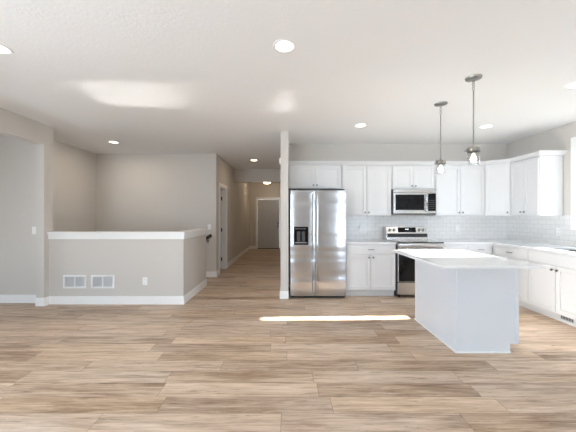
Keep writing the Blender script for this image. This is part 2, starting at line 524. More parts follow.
# half wall around the stairs with cap
HW = 4.38
HXF = -1.614
hw = MB()
hw.box(XL, HXF, HW, HW + T, 0, 1.03)
hw.box(HXF - T, HXF, HW + T, 5.58, 0, 1.03)
struct(hw.done('wall_half', M_WALL), 'low grey half wall guarding the stairs', 'wall')
c = MB()
OV = 0.03
c.prism([(XL - 0.001, HW - OV), (HXF + OV, HW - OV), (HXF + OV, 5.58 + OV), (HXF - T - OV, 5.58 + OV), (HXF - T - OV, HW + T + OV), (XL - 0.001, HW + T + OV)], 1.075, 1.11)
OV = 0.014
c.prism([(XL - 0.001, HW - OV), (HXF + OV, HW - OV), (HXF + OV, 5.58 + OV), (HXF - T - OV, 5.58 + OV), (HXF - T - OV, HW + T + OV), (XL - 0.001, HW + T + OV)], 1.0, 1.075)
o = struct(c.done('trim_1', M_TRIM), 'white wood cap on the half wall', 'trim')

# baseboards
BH, BT = 0.125, 0.014
def base_profile_x(b, x0, x1, y, sgn, z0=0.0):     # along X on a face at y, standing out towards sgn
    b.box(x0, x1, y, y + sgn * BT, z0, z0 + BH - 0.02)
    b.box(x0, x1, y, y + sgn * BT * 0.7, z0 + BH - 0.02, z0 + BH)
def base_profile_y(b, y0, y1, x, sgn, z0=0.0):
    b.box(x, x + sgn * BT, y0, y1, z0, z0 + BH - 0.02)
    b.box(x, x + sgn * BT * 0.7, y0, y1, z0 + BH - 0.02, z0 + BH)
b = MB()
base_profile_x(b, XL + BT, HXF + BT, HW, -1)
base_profile_y(b, HW, 5.58, HXF, 1)
base_profile_x(b, HXF - T, HXF + BT, 5.58, 1)
struct(b.done('baseboard_half_wall', M_TRIM), 'white baseboard along the half wall', 'baseboard')
b = MB()
base_profile_y(b, 4.29, HW, XL, 1)
base_profile_x(b, XL - T, XL + BT, 4.29, -1)
base_profile_y(b, REAR, 1.90 + BT, XL, 1)
struct(b.done('baseboard_left', M_TRIM), 'white baseboard along the left wall', 'baseboard')
b = MB()
base_profile_x(b, -6.28, XL - T, 4.45, -1)
struct(b.done('baseboard_side_room', M_TRIM), 'white baseboard in the side room on the left', 'baseboard')
b = MB()
base_profile_x(b, -1.98, HX + BT, SY, -1)
base_profile_y(b, SY, DY0 - 0.075, HX, 1)
base_profile_y(b, DY1 + 0.075, HY, HX, 1)
b.extrude([(-1.98, SY, 0.0), (-1.98, SY, BH), (-2.9, SY, BH - 0.66), (-2.9, SY, -0.66)], (0, -BT, 0))
struct(b.done('baseboard_hall_left', M_TRIM), 'white baseboard along the hallway left wall', 'baseboard')
b = MB()
base_profile_x(b, HX, EX0 - 0.07, HY, -1)
base_profile_x(b, EX1 + 0.07, KX, HY, -1)
struct(b.done('baseboard_entry', M_TRIM), 'white baseboard beside the entry door', 'baseboard')
b = MB()
base_profile_x(b, KX - BT, 0.002, 4.67, -1)
base_profile_y(b, 4.67, HY, KX, -1)
struct(b.done('baseboard_hall_right', M_TRIM), 'white baseboard around the wall end beside the refrigerator', 'baseboard')
b = MB()
base_profile_y(b, REAR, 2.60, XR, -1)
struct(b.done('baseboard_right', M_TRIM), 'white baseboard along the right wall', 'baseboard')

# tile splashbacks
TZ0, TZ1 = 0.915, 1.362
struct(MB().box(0.955, XR - 0.008, YB - 0.008, YB, 0.88, TZ1 + 0.002).done('wall_tile_back', M_TILEX), 'white subway tile splashback on the back wall', 'backsplash')
tb = MB()
tb.box(XR - 0.008, XR, WY1 + 0.126, YB, 0.88, TZ1 + 0.002)
tb.box(XR - 0.008, XR, 2.62, WY1 + 0.126, 0.88, 1.153)
struct(tb.done('wall_tile_right', M_TILEY), 'white subway tile splashback on the right wall', 'backsplash')

# ------------------------------------------------------------------ windows
wr = sroot('window_1', 'white framed slider window above the kitchen sink', 'window', (XR, (WY0 + WY1) / 2, WZ0))
def lw(b, x0, x1, y0, y1, z0, z1, bev=0.0):
    return b.box(x0 - XR, x1 - XR, y0 - (WY0 + WY1) / 2, y1 - (WY0 + WY1) / 2, z0 - WZ0, z1 - WZ0, bev)
b = MB(); CW = 0.125; p = 0.018; CT = 0.07
lw(b, XR - p, XR, WY1, WY1 + CW, WZ0 - 0.03, WZ1 + CT, 0.002)
lw(b, XR - p, XR, WY0 - CW, WY0, WZ0 - 0.03, WZ1 + CT, 0.002)
lw(b, XR - p, XR, WY0, WY1, WZ1, WZ1 + CT, 0.002)
lw(b, XR - 0.03, XR, WY0, WY1, WZ0 - 0.03, WZ0, 0.002)
b.done('casing', M_TRIM, wr)
b = MB(); FS, FR = 0.085, 0.04
lw(b, XR + 0.04, XR + 0.12, WY0, WY0 + FS, WZ0, WZ1)
lw(b, XR + 0.04, XR + 0.12, WY1 - FS, WY1, WZ0, WZ1)
lw(b, XR + 0.04, XR + 0.12, WY0 + FS, WY1 - FS, WZ0, WZ0 + FR)
lw(b, XR + 0.04, XR + 0.12, WY0 + FS, WY1 - FS, WZ1 - FR, WZ1)
b.done('window_frame', M_WHITEPL, wr)
ym = 3.47
for a, c_, nm in ((WY0 + FS, ym + 0.025, 0), (ym - 0.025, WY1 - FS, 1)):
    b = MB(); xs0 = XR + 0.05 + nm * 0.03; s_ = 0.03
    lw(b, xs0, xs0 + 0.028, a, a + s_, WZ0 + FR, WZ1 - FR)
    lw(b, xs0, xs0 + 0.028, c_ - s_, c_, WZ0 + FR, WZ1 - FR)
    lw(b, xs0, xs0 + 0.028, a + s_, c_ - s_, WZ0 + FR, WZ0 + FR + s_)
    lw(b, xs0, xs0 + 0.028, a + s_, c_ - s_, WZ1 - FR - 0.02, WZ1 - FR)
    sh = b.done('sash', M_WHITEPL, wr)
    b = MB(); lw(b, xs0 + 0.012, xs0 + 0.016, a + s_, c_ - s_, WZ0 + FR + s_, WZ1 - FR - 0.02)
    b.done('pane', M_PANE, sh)
for n_, (a, c_) in enumerate(((-3.5, -1.8), (2.6, 3.8))):  # unseen rear windows, invented as daylight sources for the room
    mx_ = (a + c_) / 2
    wr = sroot('window_%d' % (n_ + 2), 'added unseen daylight window in the rear wall, %s one' % ('left' if n_ == 0 else 'right'), 'window', (mx_, REAR, RZ0))
    hw_ = (c_ - a) / 2; hh = RZ1 - RZ0
    b = MB()
    for q in (-hw_, -0.03, hw_ - 0.06):
        b.box(q, q + 0.06, -0.11, -0.03, 0, hh)
    b.box(-hw_, hw_, -0.11, -0.03, 0, 0.06); b.box(-hw_, hw_, -0.11, -0.03, hh - 0.06, hh)
    b.done('window_frame', M_WHITEPL, wr)
    b = MB(); b.box(-hw_ + 0.06, -0.03, -0.075, -0.07, 0.06, hh - 0.06); b.done('pane', M_PANE, wr)
    b = MB(); b.box(0.03, hw_ - 0.06, -0.075, -0.07, 0.06, hh - 0.06); b.done('pane', M_PANE, wr)
    b = MB()
    b.box(-hw_ - 0.08, -hw_, 0, 0.018, -0.08, hh + 0.08); b.box(hw_, hw_ + 0.08, 0, 0.018, -0.08, hh + 0.08)
    b.box(-hw_, hw_, 0, 0.018, hh, hh + 0.08); b.box(-hw_, hw_, 0, 0.018, -0.08, 0)
    b.done('casing', M_TRIM, wr)

for n_, (x_, y0_, y1_, z0_, z1_, lb_) in enumerate(((XL, LY0, LY1, LZ0, LZ1, 'added daylight window in the left wall behind the viewer'), (-6.28, QY0, QY1, QZ0, QZ1, 'added low window brightening the side room from its far left end'))):  # both windows are unseen, put in to brighten room and side room
    wr = sroot('window_%d' % (n_ + 4), lb_, 'window', (x_, y0_, z0_))
    wl_, hh = y1_ - y0_, z1_ - z0_
    b = MB()
    for q in (0, wl_ / 2 - 0.03, wl_ - 0.06): b.box(-0.10, -0.03, q, q + 0.06, 0, hh)
    b.box(-0.10, -0.03, 0, wl_, 0, 0.06); b.box(-0.10, -0.03, 0, wl_, hh - 0.06, hh)
    b.done('window_frame', M_WHITEPL, wr)
    MB().box(-0.07, -0.065, 0.06, wl_ / 2 - 0.03, 0.06, hh - 0.06).done('pane', M_PANE, wr)
    MB().box(-0.07, -0.065, wl_ / 2 + 0.03, wl_ - 0.06, 0.06, hh - 0.06).done('pane', M_PANE, wr)
    b = MB(); b.box(0, 0.018, -0.08, 0, -0.08, hh + 0.08); b.box(0, 0.018, wl_, wl_ + 0.08, -0.08, hh + 0.08); b.box(0, 0.018, 0, wl_, hh, hh + 0.08); b.box(0, 0.018, 0, wl_, -0.08, 0)
    b.done('casing', M_TRIM, wr)

# ------------------------------------------------------------------ entry door (six panel, grey)
DW = EX1 - EX0
d = sroot('door_1', 'grey six-panel entry door at the end of the hallway', 'door', (EX0, HY, 0))
b = MB()
b.box(-0.075, 0.0, -0.018, 0.0, 0, 2.05 + 0.075, 0.003); b.box(DW, DW + 0.075, -0.018, 0, 0, 2.125, 0.003); b.box(0.0, DW, -0.018, 0, 2.05, 2.125, 0.003)
b.done('casing', M_TRIM, d)
b = MB()
b.box(0, 0.012, 0, 0.12, 0, 2.05); b.box(DW - 0.012, DW, 0, 0.12, 0, 2.05); b.box(0.012, DW - 0.012, 0, 0.12, 2.038, 2.05)
b.done('door_frame', M_TRIM, d)
b = MB()
b.box(0.015, DW - 0.015, 0.042, 0.06, 0.02, 2.035)
st = 0.115
xs = (0.015, 0.015 + st, DW / 2 - 0.05, DW / 2 + 0.05, DW - 0.015 - st, DW - 0.015)
b.box(xs[0], xs[1], 0.025, 0.045, 0.02, 2.035, 0.002); b.box(xs[2], xs[3], 0.025, 0.045, 0.02, 2.035, 0.002); b.box(xs[4], xs[5], 0.025, 0.045, 0.02, 2.035, 0.002)
zr = ((0.02, 0.25), (0.78, 0.93), (1.52, 1.64), (1.92, 2.035))
for z0, z1 in zr:
    b.box(xs[1], xs[2], 0.025, 0.045, z0, z1, 0.002); b.box(xs[3], xs[4], 0.025, 0.045, z0, z1, 0.002)
for (xa, xb) in ((xs[1], xs[2]), (xs[3], xs[4])):
    for (za, zb) in ((0.25, 0.78), (0.93, 1.52), (1.64, 1.92)):
        b.box(xa + 0.045, xb - 0.045, 0.029, 0.045, za + 0.045, zb - 0.045, 0.010)
b.done('door_panel', M_DOORGREY, d)
b = MB(); b.lathe([(0.0, 0.05), (0.03, 0.045), (0.032, 0.0)], (DW - 0.07, 0.025, 1.06), 20, '-y'); b.done('deadbolt', M_DARKHW, d, True)
b = MB(); b.lathe([(0.0, 0.012), (0.03, 0.01), (0.032, 0.0)], (DW - 0.07, 0.025, 0.92), 20, '-y'); b.lathe([(0.0, 0.065), (0.022, 0.06), (0.028, 0.045), (0.02, 0.03), (0.01, 0.0)], (DW - 0.07, 0.02, 0.92), 20, '-y')
b.done('knob', M_DARKHW, d, True)
for z in (0.25, 1.05, 1.85):
    MB().box(0.004, 0.02, 0.012, 0.03, z - 0.05, z + 0.05).done('hinge', M_DARKHW, d)
MB().box(0.0, DW, -0.005, 0.12, 0, 0.022).done('threshold', M_DARKHW, d)

# side doorway with its door swung into the dark room
d = sroot('door_2', 'white cased doorway in the hallway left wall', 'door', (HX, DY0, 0))
L = DY1 - DY0
b = MB()
b.box(0, 0.018, -0.07, 0.0, 0, 2.05 + 0.07, 0.003); b.box(0, 0.018, L, L + 0.07, 0, 2.12, 0.003); b.box(0, 0.018, 0, L, 2.05, 2.12, 0.003)
b.done('casing', M_TRIM, d)
b = MB()
b.box(-T - 0.002, 0.002, 0, 0.018, 0, 2.05); b.box(-T - 0.002, 0.002, L - 0.018, L, 0, 2.05); b.box(-T - 0.002, 0.002, 0.018, L - 0.018, 2.032, 2.05)
b.done('jamb', M_TRIM, d)
b = MB(); b.box(-T - 0.70, -T - 0.01, L - 0.055, L - 0.02, 0.012, 2.03, 0.002)
for za, zb in ((0.25, 0.9), (1.05, 1.85)):
    b.box(-T - 0.60, -T - 0.40, L - 0.06, L - 0.05, za, zb, 0.004); b.box(-T - 0.31, -T - 0.11, L - 0.06, L - 0.05, za, zb, 0.004)
lf = b.done('door_panel', M_TRIM, d)
for z in (0.25, 1.0, 1.8):
    MB().box(-T - 0.012, -T + 0.02, L - 0.022, L - 0.012, z - 0.045, z + 0.045).done('hinge', M_DARKHW, d)

# ------------------------------------------------------------------ stairs + handrail
s = MB()
for k in range(9):
    s.box(-1.98 - 0.26 * (k + 1), -1.98 - 0.26 * k, 4.62 if k > 8 else 5.40, SY - BT, -2.0, -0.19 * (k + 1))
struct(s.done('floor_stairs', M_CARPET), 'carpeted stairs going down behind the half wall', 'stairs')
hr = thing('handrail', 'black wooden handrail sloping down the stairwell back wall', 'handrail', (-1.69, SY, 0.935))
def rl(t):
    return Vector((-t, -0.085, -t * 0.60))
b = MB(); pa, pb = rl(0.0), rl(1.9)
b.tube([pa, pb], 0.034, 14); b.done('rail', M_RAIL, hr, True)
for t in (0.10, 1.0, 1.75):
    q = rl(t)
    b = MB(); b.tube([q + Vector((0, 0, -0.03)), q + Vector((0, 0.0, -0.06)), q + Vector((0, 0.05, -0.075)), q + Vector((0, 0.085, -0.075))], 0.007, 8)
    b.lathe([(0.0, 0.008), (0.028, 0.006), (0.03, 0.0)], q + Vector((0, 0.085, -0.075)), 16, '-y')
    b.done('bracket', M_NICKEL, hr, True)

# ------------------------------------------------------------------ cabinets
def shaker(b, x0, x1, z0, z1, yf, st=0.058, t=0.02):
    bv = 0.0018
    b.box(x0, x0 + st, yf, yf + t, z0, z1, bv, 1); b.box(x1 - st, x1, yf, yf + t, z0, z1, bv, 1)
    b.box(x0 + st, x1 - st, yf, yf + t, z0, z0 + st, bv, 1); b.box(x0 + st, x1 - st, yf, yf + t, z1 - st, z1, bv, 1)
    b.box(x0 + st - 0.002, x1 - st + 0.002, yf + 0.010, yf + t, z0 + st - 0.002, z1 - st + 0.002)
def knob(parent, x, yf, z):
    b = MB()
    b.lathe([(0.006, 0.0), (0.006, 0.014), (0.014, 0.017), (0.0155, 0.024), (0.012, 0.029), (0.0, 0.030)], (x, yf, z), 16, '-y')
    return b.done('knob', M_KNOB, parent, True)
def pull(parent, x, yf, z, w=0.10):
    b = MB()
    b.tube([(x - w / 2, yf - 0.028, z), (x + w / 2, yf - 0.028, z)], 0.006, 10)
    for sx in (-1, 1):
        b.tube([(x + sx * w * 0.36, yf + 0.001, z), (x + sx * w * 0.36, yf - 0.028, z)], 0.005, 8)
    return b.done('pull', M_KNOB, parent, True)
G = 0.006
def upper(label, x0, w, z0, z1, depth, ndoor, loc, rotz=0.0, knob_side=None, mat_=None, end=None):
    m = mat_ or M_CAB
    t = thing('upper_cabinet', label, 'cabinet', loc, rotz, 'white wall cabinets')
    h = z1 - z0
    MB().box(0, w, 0, depth - 0.002, 0, h, 0.001, 1).done('body', m, t)
    e_ = 0.012
    dw = (w - 2 * e_) / ndoor
    for k in range(ndoor):
        b = MB(); shaker(b, e_ + k * dw + G / 2, e_ + (k + 1) * dw - G / 2, 0.01, h - 0.02, -0.021)
        dr = b.done('door', m, t)
        if ndoor == 2: kx = e_ + dw + (-0.032 if k == 0 else 0.032)
        else: kx = w - e_ - 0.032 if knob_side != 'l' else e_ + 0.032
        knob(dr, kx, -0.021, 0.06)
    return t
UF, UZ0, UZ1 = 5.16, 1.36, 2.275
upper('short white two-door cabinet above the refrigerator', 0, 0.955, 1.85, UZ1, YB - UF, 2, (0.004, UF, 1.85))
upper('tall white two-door wall cabinet between the refrigerator and the microwave', 0, 0.90, UZ0, UZ1, YB - UF, 2, (0.962, UF, UZ0))
upper('short white two-door cabinet above the microwave', 0, 0.78, 1.835, UZ1, YB - UF, 2, (1.865, UF, 1.835))
upper('tall white two-door wall cabinet right of the microwave', 0, 0.905, UZ0, UZ1, YB - UF - 0.01, 2, (2.65, UF, UZ0))
UX = 3.84
upper('white two-door wall cabinet on the right wall beside the window', 0, 0.575, UZ0, UZ1, XR - UX - 0.01, 2, (UX, 4.925, UZ0), -PI / 2)
# diagonal corner cabinet
pA, pB = Vector((3.56, UF)), Vector((UX, 4.93))
ang = math.atan2(pB.y - pA.y, pB.x - pA.x)
t = thing('upper_cabinet', 'white single-door diagonal wall cabinet in the kitchen corner', 'cabinet', (pA.x, pA.y, UZ0), ang, 'white wall cabinets')
ln = (pB - pA).length
def tl(x, y):
    v = Vector((x, y)) - pA
    return (v.x * math.cos(-ang) - v.y * math.sin(-ang), v.x * math.sin(-ang) + v.y * math.cos(-ang))
MB().prism([tl(3.557, UF), tl(UX - 0.001, 4.928), tl(XR - 0.012, 4.928), tl(XR - 0.012, YB - 0.01), tl(3.557, YB - 0.01)], 0, UZ1 - UZ0).done('body', M_CAB, t)
b = MB(); shaker(b, 0.008, ln - 0.008, 0.01, UZ1 - UZ0 - 0.02, -0.021)
dr = b.done('door', M_CAB, t)
knob(dr, ln - 0.04, -0.021, 0.06)

# crown moulding over the wall cabinets
path = [Vector((0.002, UF)), Vector((3.56, UF)), Vector((UX, 4.93)), Vector((UX, 4.35)), Vector((XR - 0.002, 4.35))]
def offs(path, dd):
    out = []
    ns = []
    for a, c_ in zip(path, path[1:]):
        v = (c_ - a).normalized(); ns.append(Vector((v.y, -v.x)))      # right-hand side = towards the room
    for i, p_ in enumerate(path):
        if i == 0: out.append(p_ + ns[0] * dd)
        elif i == len(path) - 1: out.append(p_ + ns[-1] * dd)
        else:
            n_ = (ns[i - 1] + ns[i]).normalized()
            out.append(p_ + n_ * (dd / n_.dot(ns[i])))
    return out
prof = [(0.001, 2.277), (0.022, 2.277), (0.024, 2.284), (0.034, 2.295), (0.052, 2.318), (0.060, 2.325), (0.060, 2.342), (0.001, 2.342)]
b = MB()
rows = []
for dd, z in prof:
    rows.append([b.bm.verts.new((p_.x, p_.y, z)) for p_ in offs(path, dd)])
for r0, r1 in zip(rows, rows[1:] + rows[:1]):
    for i in range(len(path) - 1):
        b.bm.faces.new((r0[i], r0[i + 1], r1[i + 1], r1[i]))
b.bm.faces.new([r[0] for r in rows]); b.bm.faces.new([r[-1] for r in rows][::-1])
tag(b.done('crown_molding', M_CAB), 'white crown molding running along the tops of the wall cabinets', 'molding')

# base cabinets
def base(label, w, depth, loc, rotz, layout, toe=0.075, name='base_cabinet'):
    t = thing(name, label, 'cabinet', loc, rotz, 'white base cabinets')
    if layout.get('false'):      # open box under the sink
        b = MB(); b.box(0, 0.018, 0, depth, 0.112, 0.882); b.box(w - 0.018, w, 0, depth, 0.112, 0.882); b.box(0.018, w - 0.018, depth - 0.012, depth, 0.112, 0.882)
        b.box(0.018, w - 0.018, 0, depth - 0.012, 0.112, 0.13); b.box(0.018, w - 0.018, 0, 0.02, 0.13, 0.882); b.done('body', M_CAB, t)
    else:
        MB().box(0, w, 0, depth, 0.112, 0.882, 0.001, 1).done('body', M_CAB, t)
    MB().box(0, w, toe, depth, 0, 0.112).done('toe_kick', M_CAB, t)
    e_ = 0.010
    zd = 0.715
    n = layout.get('drawers', 0)
    if n:
        dw = (w - 2 * e_) / n
        for k in range(n):
            b = MB(); b.box(e_ + k * dw + G / 2, e_ + (k + 1) * dw - G / 2, -0.02, 0, zd + 0.008, 0.868, 0.003)
            dr = b.done('drawer', M_CAB, t)
            if not layout.get('false'): pull(dr, e_ + (k + 0.5) * dw, -0.02, (zd + 0.876) / 2)
    n = layout.get('doors', 0)
    dw = (w - 2 * e_) / max(n, 1)
    for k in range(n):
        b = MB(); shaker(b, e_ + k * dw + G / 2, e_ + (k + 1) * dw - G / 2, 0.125, zd, -0.02)
        dr = b.done('door', M_CAB, t)
        if n == 2: kx = e_ + dw + (-0.035 if k == 0 else 0.035)
        else: kx = e_ + 0.035 if layout.get('side') == 'l' else w - e_ - 0.035
        knob(dr, kx, -0.02, zd - 0.05)
    return t
BF = 4.77
base('white base cabinet with one drawer and two doors between refrigerator and range', 0.84, YB - BF - 0.012, (0.952, BF, 0), 0, dict(drawers=1, doors=2))
base('white base cabinet with two drawers on the back wall right of the range', 0.83, YB - BF - 0.012, (2.575, BF, 0), 0, dict(drawers=2, doors=2))
CX = 3.42
CD = XR - CX - 0.012
t = thing('base_cabinet', 'plain white corner base unit where the two cabinet runs meet', 'cabinet', (CX, 4.69, 0), 0, 'white base cabinets')
MB().box(0, CD, 0.002, YB - 4.69 - 0.012, 0.112, 0.882).done('body', M_CAB, t)
MB().box(0.075, CD, 0.08, YB - 4.69 - 0.012, 0, 0.112).done('toe_kick', M_CAB, t)
base('white base cabinet with a drawer over a door on the right run, nearest the corner', 0.645, CD, (CX, 4.69, 0), -PI / 2, dict(drawers=1, doors=1, side='l'))
sk = base('white sink cabinet with a plain false drawer front over two doors', 0.82, CD, (CX, 4.042, 0), -PI / 2, dict(drawers=1, doors=2, false=True))
base('white base cabinet at the near end of the right run', 0.60, CD, (CX, 3.22, 0), -PI / 2, dict(drawers=1, doors=2))
# floor register in the toe kick of the sink cabinet
rg = thing('toe_kick_register', 'small grey metal air register in the toe kick under the sink cabinet', 'vent', (CX + 0.075, 3.57, 0.066))
MB().box(-0.006, 0, -0.085, 0.085, -0.028, 0.028, 0.002).done('frame', M_GREYPL, rg)
b = MB()
for k in range(8):
    y = -0.07 + k * 0.02
    b.box(-0.0065, -0.004, y - 0.005, y + 0.005, -0.018, 0.018)
b.done('slot', M_SLOT, rg)

# countertops
CT0, CT1 = 0.884, 0.914
tag(MB().box(0.952, 1.797, BF - 0.03, YB - 0.010, CT0, CT1, 0.003).done('countertop', M_QUARTZ), 'white quartz countertop between the refrigerator and the range', 'countertop')
SX0, SX1, SY0, SY1 = 3.54, 3.93, 3.28, 3.97     # sink cut-out
b = MB()
CF = CX - 0.03
b.prism([(2.568, BF - 0.03), (CF, BF - 0.03), (CF, SY1), (XR - 0.010, SY1), (XR - 0.010, YB - 0.010), (2.568, YB - 0.010)], CT0, CT1)
b.box(CF, SX0, SY0, SY1, CT0, CT1)
b.box(SX1, XR - 0.010, SY0, SY1, CT0, CT1)
b.box(CF, XR - 0.010, 2.62, SY0, CT0, CT1)
tag(b.done('countertop', M_QUARTZ), 'L-shaped white quartz countertop turning the corner and running under the window', 'countertop')
# undermount sink set in the counter
t = thing('sink', 'dark undermount sink set in the counter under the window', 'sink', ((SX0 + SX1) / 2, (SY0 + SY1) / 2, 0.70))
a_, c_ = (SX1 - SX0) / 2, (SY1 - SY0) / 2
b = MB(); zt = CT0 - 0.7
b.box(-a_, a_, -c_, c_, 0.0, 0.004)
b.box(-a_, -a_ + 0.003, -c_, c_, 0.004, zt - 0.001); b.box(a_ - 0.003, a_, -c_, c_, 0.004, zt - 0.001)
b.box(-a_ + 0.003, a_ - 0.003, -c_, -c_ + 0.003, 0.004, zt - 0.001); b.box(-a_ + 0.003, a_ - 0.003, c_ - 0.003, c_, 0.004, zt - 0.001)
b.done('basin', M_SINK, t)
b = MB(); b.lathe([(0.0, 0.002), (0.02, 0.002), (0.045, 0.006), (0.05, 0.0)], (0, 0, 0.004), 24); b.done('drain', M_NICKEL, t, True)

# ------------------------------------------------------------------ island
IX0, IX1, IY0, IY1 = 1.66, 2.263, 2.82, 3.74
t = thing('kitchen_island', 'white kitchen island with a plain grey-white end panel facing the room', 'island', (IX0, IY0, 0))
w_, l_ = IX1 - IX0, IY1 - IY0
MB().box(0.018, w_ - 0.02, 0.018, l_ - 0.018, 0.10, 0.886).done('body', M_ISL, t)
MB().box(0.018, w_ - 0.075, 0.018, l_ - 0.018, 0.0, 0.10).done('toe_kick', M_ISL, t)
b = MB(); b.box(0, 0.018, 0.0, l_, 0, 0.886, 0.001, 1); b.done('back_panel', M_ISL, t)
for y0 in (0.0, l_ - 0.018):
    b = MB(); b.extrude([(0.0185, y0, 0), (w_ - 0.07, y0, 0), (w_ - 0.07, y0, 0.09), (w_, y0, 0.09), (w_, y0, 0.886), (0.0185, y0, 0.886)], (0, 0.018, 0)); b.done('end_panel', M_ISL, t)
b = MB(); b.box(-0.012, 0.0, -0.012, l_, 0, 0.018, 0.003); b.box(0.0, w_ - 0.07, -0.012, 0.0, 0, 0.018, 0.003); b.done('shoe_molding', M_TRIM, t)
b = MB(); b.box(w_ - 0.022, w_ + 0.016, -0.004, 0.02, 0.09, 0.886, 0.002, 1); b.done('corner_stile', M_ISL, t)
# working side: two drawers over two doors
dl = (l_ - 0.04) / 2
for k in range(2):
    y0 = 0.02 + k * dl
    b = MB(); b.box(w_ - 0.02, w_, y0 + 0.002, y0 + dl - 0.002, 0.723, 0.868, 0.003); dr = b.done('drawer', M_ISL, t)
    b = MB(); b.tube([(w_ + 0.028, y0 + dl / 2 - 0.05, 0.795), (w_ + 0.028, y0 + dl / 2 + 0.05, 0.795)], 0.006, 10)
    for s_ in (-1, 1): b.tube([(w_ - 0.001, y0 + dl / 2 + s_ * 0.036, 0.795), (w_ + 0.028, y0 + dl / 2 + s_ * 0.036, 0.795)], 0.005, 8)
    b.done('pull', M_KNOB, dr, True)
    b = MB(); st = 0.058; ya, yb = y0 + 0.002, y0 + dl - 0.002
    b.box(w_ - 0.02, w_, ya, ya + st, 0.125, 0.715); b.box(w_ - 0.02, w_, yb - st, yb, 0.125, 0.715)
    b.box(w_ - 0.02, w_, ya + st, yb - st, 0.125, 0.125 + st); b.box(w_ - 0.02, w_, ya + st, yb - st, 0.715 - st, 0.715)
    b.box(w_ - 0.02, w_ - 0.01, ya + st, yb - st, 0.125 + st, 0.715 - st)
    dr = b.done('door', M_ISL, t)
    b = MB(); kx = yb - 0.03 if k == 0 else ya + 0.03
    b.lathe([(0.006, 0.0), (0.006, -0.014), (0.0155, -0.02), (0.012, -0.029), (0.0, -0.030)], (w_, kx, 0.66), 16, '-x'); b.done('knob', M_KNOB, dr, True)
tag(MB().box(1.357, 2.285, 2.53, 3.765, 0.887, 0.912, 0.003).done('island_countertop', M_QUARTZ), 'white quartz slab overhanging the kitchen island', 'countertop')

# ------------------------------------------------------------------ refrigerator
FX0, FX1, FY, FZ = 0.034, 0.940, 4.65, 1.775
t = thing('refrigerator', 'stainless steel side-by-side refrigerator with a black water dispenser', 'refrigerator', (FX0, FY, 0))
fw = FX1 - FX0
MB().box(0.004, fw - 0.004, 0.075, YB - FY - 0.03, 0.03, FZ - 0.02, 0.004).done('body', M_DGREY, t)
MB().box(0.01, fw - 0.01, 0.05, 0.09, 0.012, 0.05).done('toe_grille', M_BLACK, t)
for x in (0.07, fw - 0.07):
    for y in (0.12, YB - FY - 0.12):
        MB().lathe([(0.02, 0.0), (0.02, 0.012), (0.012, 0.014), (0.012, 0.034)], (x, y, 0), 12).done('foot', M_BLACK, t)
SPL = 0.405
def fdoor(x0, x1, cut=None):
    # gently crowned door skin; cut = dispenser opening (xa, xb, za, zb)
    z0, z1 = 0.05, FZ
    N = 10
    b = MB()
    if cut is None:
        pts = []
        for k in range(N + 1):
            u = k / N; pts.append((x0 + (x1 - x0) * u, 0.0 + 0.012 * (abs(2 * u - 1) ** 3)))
        poly = [(x0, 0.068)] + pts + [(x1, 0.068)]
        b.prism(poly[::-1], z0, z1)
    else:
        xa, xb, za, zb = cut
        def yy(x):
            u = (x - x0) / (x1 - x0); return 0.012 * (abs(2 * u - 1) ** 3)
        def strip(xs_, za_, zb_):
            b.prism(([(xs_[0], 0.068)] + [(x, yy(x)) for x in xs_] + [(xs_[-1], 0.068)])[::-1], za_, zb_)
        fx = [x0 + (x1 - x0) * k / N for k in range(N + 1)]
        strip(fx, z0, za); strip(fx, zb, z1)
        strip([x for x in fx if x < xa - 0.004] + [xa], za, zb)
        strip([xb] + [x for x in fx if x > xb + 0.004], za, zb)
    return b.done('door', M_STEEL, t, True)
DC = (0.055, 0.290, 0.885, 1.180)
ld = fdoor(0.0, SPL - 0.004, DC)
rd = fdoor(SPL + 0.004, fw)
# handles
for dr, x in ((ld, SPL - 0.032), (rd, SPL + 0.032)):
    b = MB()
    b.tube([(x, 0.008, 0.10), (x, -0.035, 0.13), (x, -0.045, 0.30), (x, -0.048, 0.90), (x, -0.045, 1.50), (x, -0.035, 1.69), (x, 0.008, 1.72)], 0.0125, 12)
    b.done('handle', M_HANDLE, dr, True)
# dispenser
b = MB(); b.box(DC[0], DC[1], 0.0, 0.06, 1.105, DC[3], 0.003); b.box(DC[0], DC[1], 0.055, 0.06, DC[2], 1.105)
b.box(DC[0], DC[0] + 0.018, -0.001, 0.06, DC[2], 1.105); b.box(DC[1] - 0.018, DC[1], -0.001, 0.06, DC[2], 1.105); b.box(DC[0], DC[1], -0.004, 0.06, DC[2], DC[2] + 0.028, 0.003)
dp = b.done('dispenser', M_BGLASS, ld)
MB().box(0.105, 0.16, 0.035, 0.05, 0.93, 1.10, 0.004).done('paddle', M_DGREY, dp)
MB().box(0.185, 0.24, 0.035, 0.05, 0.93, 1.10, 0.004).done('paddle', M_DGREY, dp)
for k in range(5): MB().box(0.085 + k * 0.036, 0.097 + k * 0.036, -0.0015, 0.001, 1.14, 1.152).done('button', M_GREYPL, dp)
MB().box(0.075, 0.27, 0.0, 0.05, DC[2] + 0.029, DC[2] + 0.036).done('drip_tray', M_GREYPL, dp)
for x0 in (0.02, fw - 0.13):
    MB().box(x0, x0 + 0.11, 0.02, 0.16, FZ + 0.0005 - 0.02, FZ + 0.022, 0.005).done('hinge_cover', M_BLACK, t)

